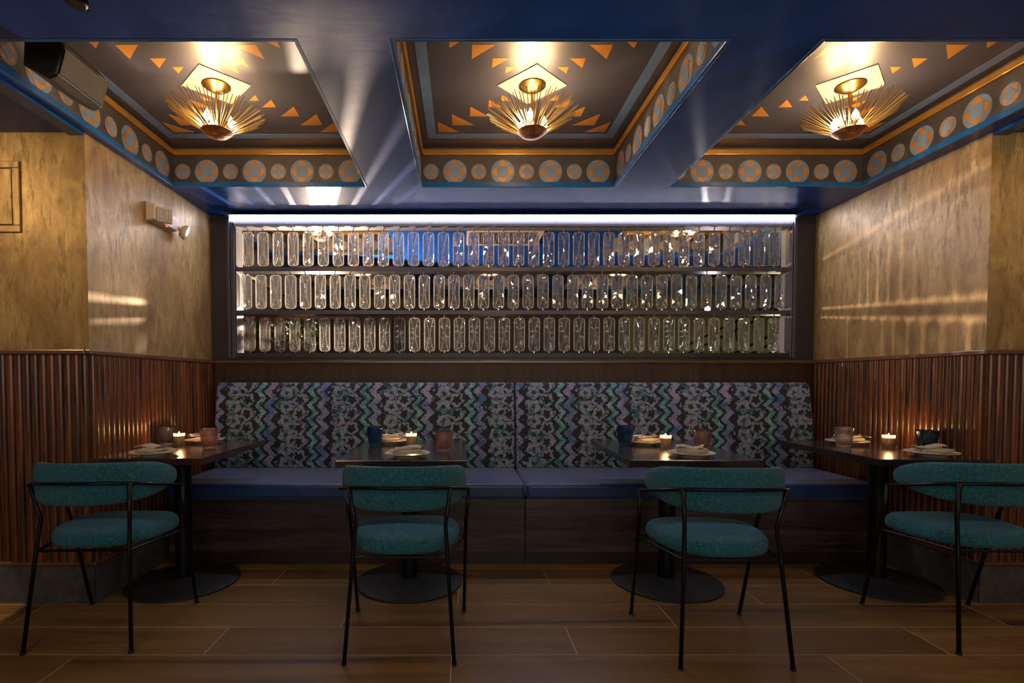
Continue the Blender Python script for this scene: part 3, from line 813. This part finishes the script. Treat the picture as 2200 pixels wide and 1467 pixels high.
for x, y, w in ((-1.24, 4.63, 'front left one behind the window'), (1.95, 4.63, 'front right one behind the window'),
                (-1.22, 6.38, 'far left one behind the window'), (0.33, 6.38, 'far middle one behind the window'), (1.90, 6.38, 'far right one behind the window')):
    lamp(x, y, 'small distant brass rod ceiling lamp, ' + w, False, 0.4)

# ------------------------------------------------------------------ table ware
TZ = 0.750
def plate(x, y, label, r=0.115):
    t = tag(MB().lathe([(0.001, 0.0), (0.062, 0.0), (0.065, 0.004), (r - 0.012, 0.014), (r, 0.020), (r - 0.001, 0.0222), (r - 0.014, 0.0172), (0.062, 0.007), (0.001, 0.006)], 56).obj('plate', 'porcelain', None, (x, y, TZ + 0.0002), True, sharp=50), label, 'plate', 'plates on the dining tables')
    return t
def napkin(x, y, label, rz, w=0.15, d=0.10, seed=0):
    rg = random.Random(seed); mb = MB(); nx, ny = 22, 9
    root = thing('folded_napkin', label, 'napkin', (x, y, TZ + 0.0215), rz, 'striped linen napkins on the plates')
    for lay in range(3):
        z0 = 0.0085 * lay; ww = w * (1 - 0.10 * lay); sk = rg.uniform(-0.012, 0.012); t = 0.0036
        V = []; ph = rg.uniform(0, 6)
        for sgn in (0, 1):
            for i in range(nx + 1):
                for j in range(ny + 1):
                    u, v = i / nx - .5, j / ny - .5
                    X = u * ww + sk + 0.010 * v * lay + 0.004 * sin(7*v + ph); Y = v * d * (1 - .12 * lay) + 0.006 * sin(5*u + ph)
                    lift = 0.006 * sin(3.1*u + ph) ** 2 * lay + 0.010 * max(0, u - 0.15) * lay + 0.006 * (1 - (2*v) ** 2) * (lay == 2)
                    V.append((X, Y, z0 + lift + t * sgn + 0.0008 * sin(9*u*3 + 4*v)))
        F = []; o = (nx+1) * (ny+1)
        for i in range(nx):
            for j in range(ny):
                a = i*(ny+1)+j; F += [(a, a+1, a+ny+2, a+ny+1), (o+a, o+a+ny+1, o+a+ny+2, o+a+1)]
        for i in range(nx):
            for j in (0, ny): a = i*(ny+1)+j; F.append((a, a+ny+1, o+a+ny+1, o+a))
        for j in range(ny):
            for i in (0, nx): a = i*(ny+1)+j; F.append((a, a+1, o+a+1, o+a))
        mb = MB(); mb.add(V, F); mb.obj('fold', 'linen', root, smooth=True, sharp=60)
    # rolled front edge where the cloth folds over
    mb = MB().tube([(-w*.46, -d*.47, 0.006), (-w*.2, -d*.5, 0.011), (w*.1, -d*.49, 0.010), (w*.42, -d*.46, 0.014)], [0.005, 0.010, 0.010, 0.006], 10)
    mb.obj('folded_edge', 'linen', root, smooth=True)
    return root
def fork(x, y, z, rz, label):
    t = thing('fork', label, 'fork', (x, y, z), rz, 'cutlery on the napkins')
    MB().tube([(-0.09, 0, 0.002), (-0.04, 0, 0.003), (0.02, 0, 0.005), (0.045, 0, 0.004)], [0.0052, 0.0035, 0.0025, 0.005], 8).obj('handle', 'steel', t, smooth=True)
    mb = MB().box((0.043, -0.011, 0.0035), (0.062, 0.011, 0.0050)); mb.obj('head', 'steel', t, bevel=0.0006)
    for k in range(4):
        yy = -0.0092 + k * 0.0061
        MB().tube([(0.060, yy, 0.0043), (0.080, yy, 0.0030), (0.096, yy, 0.0065)], 0.0012, 5).obj('tine', 'steel', t, smooth=True)
def knife(x, y, z, rz, label):
    t = thing('table_knife', label, 'knife', (x, y, z), rz, 'cutlery on the napkins')
    MB().tube([(-0.10, 0, 0.004), (-0.05, 0, 0.004), (0.0, 0, 0.004)], [0.006, 0.005, 0.004], 8).obj('handle', 'steel', t, smooth=True)
    MB().prism([(0.0, -0.004), (0.0, 0.006), (0.08, 0.009), (0.10, 0.004), (0.105, -0.003)], 0.003, 0.0048).obj('blade', 'steel', t)
def tumbler_mesh(mat):
    N = 96
    out = [(0.030, 0.0), (0.0345, 0.003), (0.036, 0.012), (0.0395, 0.030), (0.043, 0.062), (0.0462, 0.085), (0.0480, 0.100), (0.0485, 0.112), (0.0478, 0.116)]
    inn = [(0.0455, 0.115), (0.0445, 0.100), (0.0425, 0.080), (0.039, 0.055), (0.0345, 0.028), (0.028, 0.018), (0.001, 0.016)]
    def fl(j, k):
        if 2 <= j <= 6: return 0.070 * (abs(sin(2*pi*k/N * 12)) - 0.5)
        return 0
    return MB().lathe(out + inn, N, flute=fl).mesh('tumbler', mat, True)
TM = {k: tumbler_mesh(k + '_glass') for k in ('pink', 'blue', 'clear')}
def tumbler(kind, x, y, label):
    o = mobj('tumbler', TM[kind], None, (x, y, TZ + 0.0005)); tag(o, label, 'glass', 'fluted tumblers on the dining tables')
def candle(x, y, label):
    t = thing('votive_candle', label, 'candle', (x, y, TZ + 0.0005), 0, 'votive candles on the dining tables')
    MB().lathe([(0.026, 0.0), (0.0275, 0.002), (0.0285, 0.010), (0.0315, 0.076), (0.0300, 0.076), (0.0270, 0.009), (0.001, 0.0075)], 36).obj('holder', 'votive', t, smooth=True, sharp=60)
    MB().lathe([(0.001, 0.030), (0.0268, 0.030), (0.0290, 0.060), (0.0275, 0.063), (0.012, 0.060), (0.001, 0.060)], 32).obj('wax', 'wax', t, smooth=True, sharp=60)
    MB().tube([(0, 0, 0.060), (0.001, 0, 0.067)], 0.0008, 5).obj('wick', 'black_plastic', t)
    MB().lathe([(0.0005, 0.063), (0.0050, 0.067), (0.0056, 0.071), (0.0034, 0.078), (0.0004, 0.086)], 12).obj('flame', 'flame', t, smooth=True)
    lt = point((0, 0, 0), 1.3, (1.0, 0.52, 0.18), 0.006); lt.parent = t; lt.location = (0, 0, 0.100); lt.name = 'candle_light'
    lt = point((0, 0, 0), 0.16, (1.0, 0.50, 0.16), 0.004); lt.parent = t; lt.location = (0.010, -0.008, 0.071); lt.name = 'candle_light'

candle(-1.690, 3.11, 'lit votive candle in clear glass on the far left table')
candle(-0.303, 3.11, 'lit votive candle in clear glass on the table left of the banquette seam')
candle(1.173, 3.00, 'lit votive candle in clear glass on the table right of the banquette seam')
candle(2.458, 3.00, 'lit votive candle in clear glass on the far right table')
tumbler('clear', -1.800, 3.17, 'clear fluted tumbler by the fluted wall on the far left table')
tumbler('pink', -1.443, 2.97, 'pink fluted tumbler on the far left table')
tumbler('blue', -0.521, 3.12, 'dark blue fluted tumbler on the table left of the banquette seam')
tumbler('pink', -0.100, 2.86, 'pink fluted tumbler on the table left of the banquette seam')
tumbler('blue', 0.990, 3.16, 'dark blue fluted tumbler on the table right of the banquette seam')
tumbler('pink', 1.352, 2.93, 'pink fluted tumbler on the table right of the banquette seam')
tumbler('clear', 2.245, 3.06, 'pale clear fluted tumbler on the far right table')
tumbler('blue', 2.570, 2.875, 'dark blue fluted tumbler behind the front plate of the far right table')
SETS = [(-1.607, 2.715, 'front plate of the far left table', 0.05, 0), (-1.625, 3.290, 'back plate of the far left table', 0.3, 1),
        (-0.280, 2.660, 'front plate of the table left of the banquette seam', 0.12, 2), (-0.450, 3.250, 'back plate of the table left of the banquette seam', -0.1, 3),
        (1.181, 2.680, 'front plate of the table right of the banquette seam', -0.15, 4), (1.120, 3.200, 'back plate of the table right of the banquette seam', 0.12, 5),
        (2.435, 2.700, 'front plate of the far right table', -0.1, 6), (2.375, 3.210, 'back plate of the far right table', -0.2, 7)]
for x, y, lab, rz, sd in SETS:
    plate(x, y, 'round cream plate under a napkin, ' + lab)
    napkin(x, y, 'folded striped linen napkin on the ' + lab, rz, 0.165, 0.105, sd)
    if sd in (1, 3, 5, 7):
        fork(x + 0.02, y - 0.055, TZ + 0.046, 0.15 + rz, 'steel fork, ' + lab)
        knife(x + 0.0, y - 0.028, TZ + 0.052, 0.1 + rz, 'steel knife, ' + lab)

# ------------------------------------------------------------------ speaker in the left coffer
t = thing('wall_speaker', 'black wedge loudspeaker with metal grille hung in the left coffer', 'speaker', (-1.65, 2.1, 2.40))
sp = [(-1.570, 2.453), (-1.600, 2.349), (-1.641, 2.334), (-1.735, 2.385), (-1.726, 2.515), (-1.62, 2.515)]
cen = (-1.65, 2.40)
pl = [(a - cen[0], b - cen[1]) for a, b in sp]
MB().prism(pl, 0.0, 0.262, 'Y').obj('cabinet', 'black_plastic', t, bevel=0.008, seg=3)
def face_slab(p, q, name, off=0.004):
    d = Vector((q[0]-p[0], q[1]-p[1])).normalized(); n = Vector((-d.y, d.x))
    if n.dot(Vector((p[0], p[1]))) < 0: n = -n
    a, b = Vector(p) + d * .006, Vector(q) - d * .006
    MB().prism([tuple(a - n * .002), tuple(b - n * .002), tuple(b + n * off), tuple(a + n * off)], 0.008, 0.254, 'Y').obj(name, 'grille', t)
face_slab(pl[0], pl[1], 'front_grille'); face_slab(pl[1], pl[2], 'lower_grille'); face_slab(pl[5], pl[0], 'upper_grille')
MB().tube([(-0.03, 0.13, 0.10), (-0.03, 0.13, 0.2345)], 0.010, 10).obj('bracket', 'black_plastic', t)

# ------------------------------------------------------------------ ceiling spot at the upper left edge
t = thing('ceiling_spot', 'black round ceiling spot on the blue beam at the top edge', 'lamp', (-1.265, 1.755, ZB))
MB().lathe([(0.034, -0.012), (0.034, -0.001)], 24).obj('housing', 'black_metal', t, smooth=True, sharp=40)
MB().lathe([(0.024, -0.016), (0.030, -0.012)], 24).obj('bezel', 'black_plastic', t)

# ------------------------------------------------------------------ emergency light on the left wall
t = thing('emergency_light', 'beige twin-head emergency light on the gold wall left of the window', 'light', (XL, 3.16, 2.10))
MB().prism([(0.0, 0.0), (0.055, 0.008), (0.060, 0.095), (0.0, 0.118)], 0.0, 0.26, 'Y').obj('body', 'white_plastic', t, bevel=0.006)
hd = MB().box((-0.046, -0.022, -0.046), (0.046, 0.028, 0.046)).obj('lamp_head', 'white_plastic', t, loc=(0.078, 0.062, 0.048), bevel=0.010, seg=3)
hd.rotation_euler = (math.radians(14), 0, math.radians(40))
ln = MB()
for i in range(7):
    for j in range(6):
        x = -0.040 + 0.0116 * i; z = -0.039 + 0.0132 * j
        ln.prism([(x, z), (x + 0.010, z), (x + 0.010, z + 0.0115), (x, z + 0.0115)], -0.030 - 0.003 * ((i + j) % 2), -0.020, 'Y')
ln.obj('lens', 'lens_prism', hd)
h2 = MB().lathe([(0.008, 0.0), (0.030, 0.006), (0.044, 0.022), (0.050, 0.042), (0.049, 0.046)], 32).obj('lamp_head', 'white_plastic', t, loc=(0.035, 0.315, 0.030), smooth=True, sharp=50)
h2.rotation_euler = Vector((0.86, 0.35, -0.32)).to_track_quat('Z', 'Y').to_euler()
MB().lathe([(0.047, 0.0455), (0.040, 0.050), (0.001, 0.054)], 28).obj('lens', 'lens_prism', h2, smooth=True, sharp=50)
MB().tube([(0.03, 0.25, 0.05), (0.038, 0.318, 0.034)], 0.012, 10).obj('swivel', 'white_plastic', t)
MB().box((0.052, 0.125, -0.001), (0.059, 0.133, 0.006)).obj('indicator', 'red_led', t)

# ------------------------------------------------------------------ access panel on the outer left wall
t = thing('access_panel', 'square gold-painted access panel on the wall at the left edge', 'panel', (-2.45, DO, 2.065))
fr = MB(); a0, a1, b0, b1 = -0.22, 0.224, -0.178, 0.176
fr.box((a0, -0.010, b0), (a1, 0, b0 + .034)); fr.box((a0, -0.010, b1 - .034), (a1, 0, b1))
fr.box((a0, -0.010, b0 + .034), (a0 + .036, 0, b1 - .034)); fr.box((a1 - .036, -0.010, b0 + .034), (a1, 0, b1 - .034))
fr.obj('frame', 'plaster', t, bevel=0.003)
MB().box((a0 + .040, -0.008, b0 + .038), (a1 - .040, -0.001, b1 - .038)).obj('door', 'plaster', t, bevel=0.006, seg=3)
MB().box((a1 - .050, -0.012, -0.006), (a1 - .042, -0.006, 0.006)).obj('latch', 'plaster', t)

# ------------------------------------------------------------------ room behind the window
struct(MB().box((-1.97, Y2 + 0.28, 2.095), (-1.95, 7.6, ZB)).obj('wall_back_room_left', 'lilac_wall'))
yw = struct(MB().box((-1.97, Y2, 0.0), (-1.95, Y2 + 0.28, ZB)).obj('added_yellow_panel', 'yellow_reflector'))  # unseen yellow panel, added to give the crystals yellow reflections
bl = struct(MB().box((-1.975, Y2 + 0.28, 0.0), (-1.94, 7.6, 2.07)).obj('wall_back_room_wainscot', 'back_panel'))
MB().box((-1.97, Y2 + 0.28, 2.07), (-1.915, 7.6, 2.095)).obj('cap_rail', 'rail_wood_y', bl)
struct(MB().box((2.32, 7.60, 0), (5.4, 7.62, 2.6)).obj('wall_back_room_green', 'green_wall'))
struct(MB().box((5.38, Y2, 0), (5.4, 7.6, 2.6)).obj('wall_back_room_right', 'green_wall'))
fw = struct(MB().box((-2.0, 7.58, 0), (2.32, 7.62, 2.6)).obj('wall_back_room_far', 'back_panel'))
for i in range(9):
    x = -1.95 + i * 0.474
    MB().box((x + .004, 7.555, 0.1), (x + .470, 7.58, 2.36)).obj('panel', 'back_panel', fw, bevel=0.004)
# air vent
t = thing('ceiling_vent', 'pinkish slatted air vent in the ceiling behind the top row', 'vent', (0.36, 4.56, ZB))
fr = MB(); fr.box((-.32, -.23, -.012), (.32, -.19, 0)); fr.box((-.32, .19, -.012), (.32, .23, 0)); fr.box((-.32, -.19, -.012), (-.28, .19, 0)); fr.box((.28, -.19, -.012), (.32, .19, 0))
fr.obj('frame', 'vent_pink', t)
for i in range(22):
    x = -.27 + i * .0255
    MB().prism([(x, -.010), (x + .014, -.001), (x + .016, -.001), (x + .002, -.010)], -.19, .19, 'Y').obj('slat', 'vent_pink', t)
# stair rail
t = thing('stair_railing', 'black metal stair railing climbing to the right before the green wall', 'railing', (3.3, 7.3, 1.5))
def diag(o, name): MB().tube([(-0.3, 0, o - 0.15), (1.9, 0, o + 0.95)], 0.018, 6).obj(name, 'black_metal', t)
diag(0.22, 'handrail'); diag(0.10, 'upper_bar'); diag(-0.22, 'middle_bar'); diag(-0.34, 'middle_bar'); diag(-0.75, 'bottom_bar')
for i in range(9):
    x = -0.2 + i * 0.24; z = x * 0.5
    MB().tube([(x, 0, z - 0.75), (x, 0, z - 0.40), (x + .05, 0, z - 0.30), (x + .05, 0, z - 0.1), (x, 0, z + 0.0), (x, 0, z + 0.22)], 0.010, 5).obj('baluster', 'black_metal', t)
# the two bright spots: small cans on ceiling rods
for x, y, z, lab in ((-1.41, 5.36, 1.80, 'dazzling small spot lamp behind the bottom row at the left'), (2.536, 5.42, 1.885, 'dazzling small spot lamp behind the middle row at the right')):
    t = thing('spot_lamp', lab, 'lamp', (x, y, z))
    MB().lathe([(0.030, 0.0), (0.034, 0.008), (0.030, 0.07), (0.012, 0.085)], 20).obj('can', 'black_metal', t, smooth=True, sharp=40).rotation_euler = (-pi/2, 0, 0)
    MB().lathe([(0.001, -0.020), (0.016, -0.017), (0.027, -0.004), (0.028, 0.001), (0.001, 0.002)], 20).obj('lens', 'spot_face', t, smooth=True).rotation_euler = (-pi/2, 0, 0)
    MB().tube([(0, 0.05, 0.03), (0, 0.05, ZB - z)], 0.005, 6).obj('rod', 'black_metal', t)
# flower planter
t = thing('flower_planter', 'wooden planter of greenery and pink flowers behind the bottom row', 'planter', (-1.61, 4.62, 1.30))
MB().box((-0.26, -0.11, 0.0), (0.30, 0.11, 0.165)).obj('box', 'rail_wood', t, bevel=0.004)
MB().box((-0.26, 0.12, 0.40), (0.62, 0.15, 0.43)).obj('top_bar', 'rail_wood', t)
for x in (-0.25, 0.58): MB().box((x, 0.12, 0.0), (x + .03, 0.15, 0.40)).obj('post', 'rail_wood', t)
MB().box((-0.26, -0.02, -1.3), (0.30, 0.11, 0.0)).obj('stand', 'back_panel', t)
lt = MB()
for i in range(28):
    x = -0.26 + i * 0.02
    lt.tube([(x, -0.114, 0.005), (min(x + .06, .30), -0.114, 0.135)], 0.0022, 4); lt.tube([(x, -0.114, 0.135), (min(x + .06, .30), -0.114, 0.005)], 0.0022, 4)
lt.obj('lattice', 'rail_wood', t)
def leaves(n, mat, name, size, box):
    mb = MB()
    for _ in range(n):
        c = Vector((random.uniform(box[0], box[1]), random.uniform(-.06, .12), random.uniform(box[2], box[3])))
        R = Matrix.Rotation(random.uniform(0, 6.3), 3, 'Z') @ Matrix.Rotation(random.uniform(-1, 1), 3, 'X') @ Matrix.Rotation(random.uniform(0, 6.3), 3, 'Y')
        s = size * random.uniform(.6, 1.2)
        P = [(0, 0, -s), (s*.38, s*.1, 0), (0, 0, s), (-s*.38, s*.1, 0), (0, s*.14, 0)]
        mb.add([c + R @ Vector(p) for p in P], [(0, 1, 4), (1, 2, 4), (2, 3, 4), (3, 0, 4)])
    o = mb.obj(name, mat, t); o['kind'] = 'stuff'; return o
leaves(420, 'leaf_green', 'foliage', 0.028, (-.26, .34, 0.165, 0.39))
leaves(60, 'leaf_rust', 'rust_leaves', 0.030, (-.15, .05, 0.27, 0.38))
for x, z in ((0.03, 0.29), (-0.10, 0.235), (0.20, 0.25)):
    mb = MB()
    for k in range(9):
        a = 2*pi*k/9; r = 0.024
        c = Vector((x + r*.7*cos(a), -0.115, z + r*.7*sin(a)))
        mb.lathe([(0.002, -0.010), (0.014, -0.002), (0.014, 0.004), (0.002, 0.010)], 8, tuple(c))
    mb.lathe([(0.002, -0.012), (0.014, 0.0), (0.002, 0.012)], 8, (x, -0.128, z))
    mb.obj('flower', 'petal_pink', t, smooth=True)
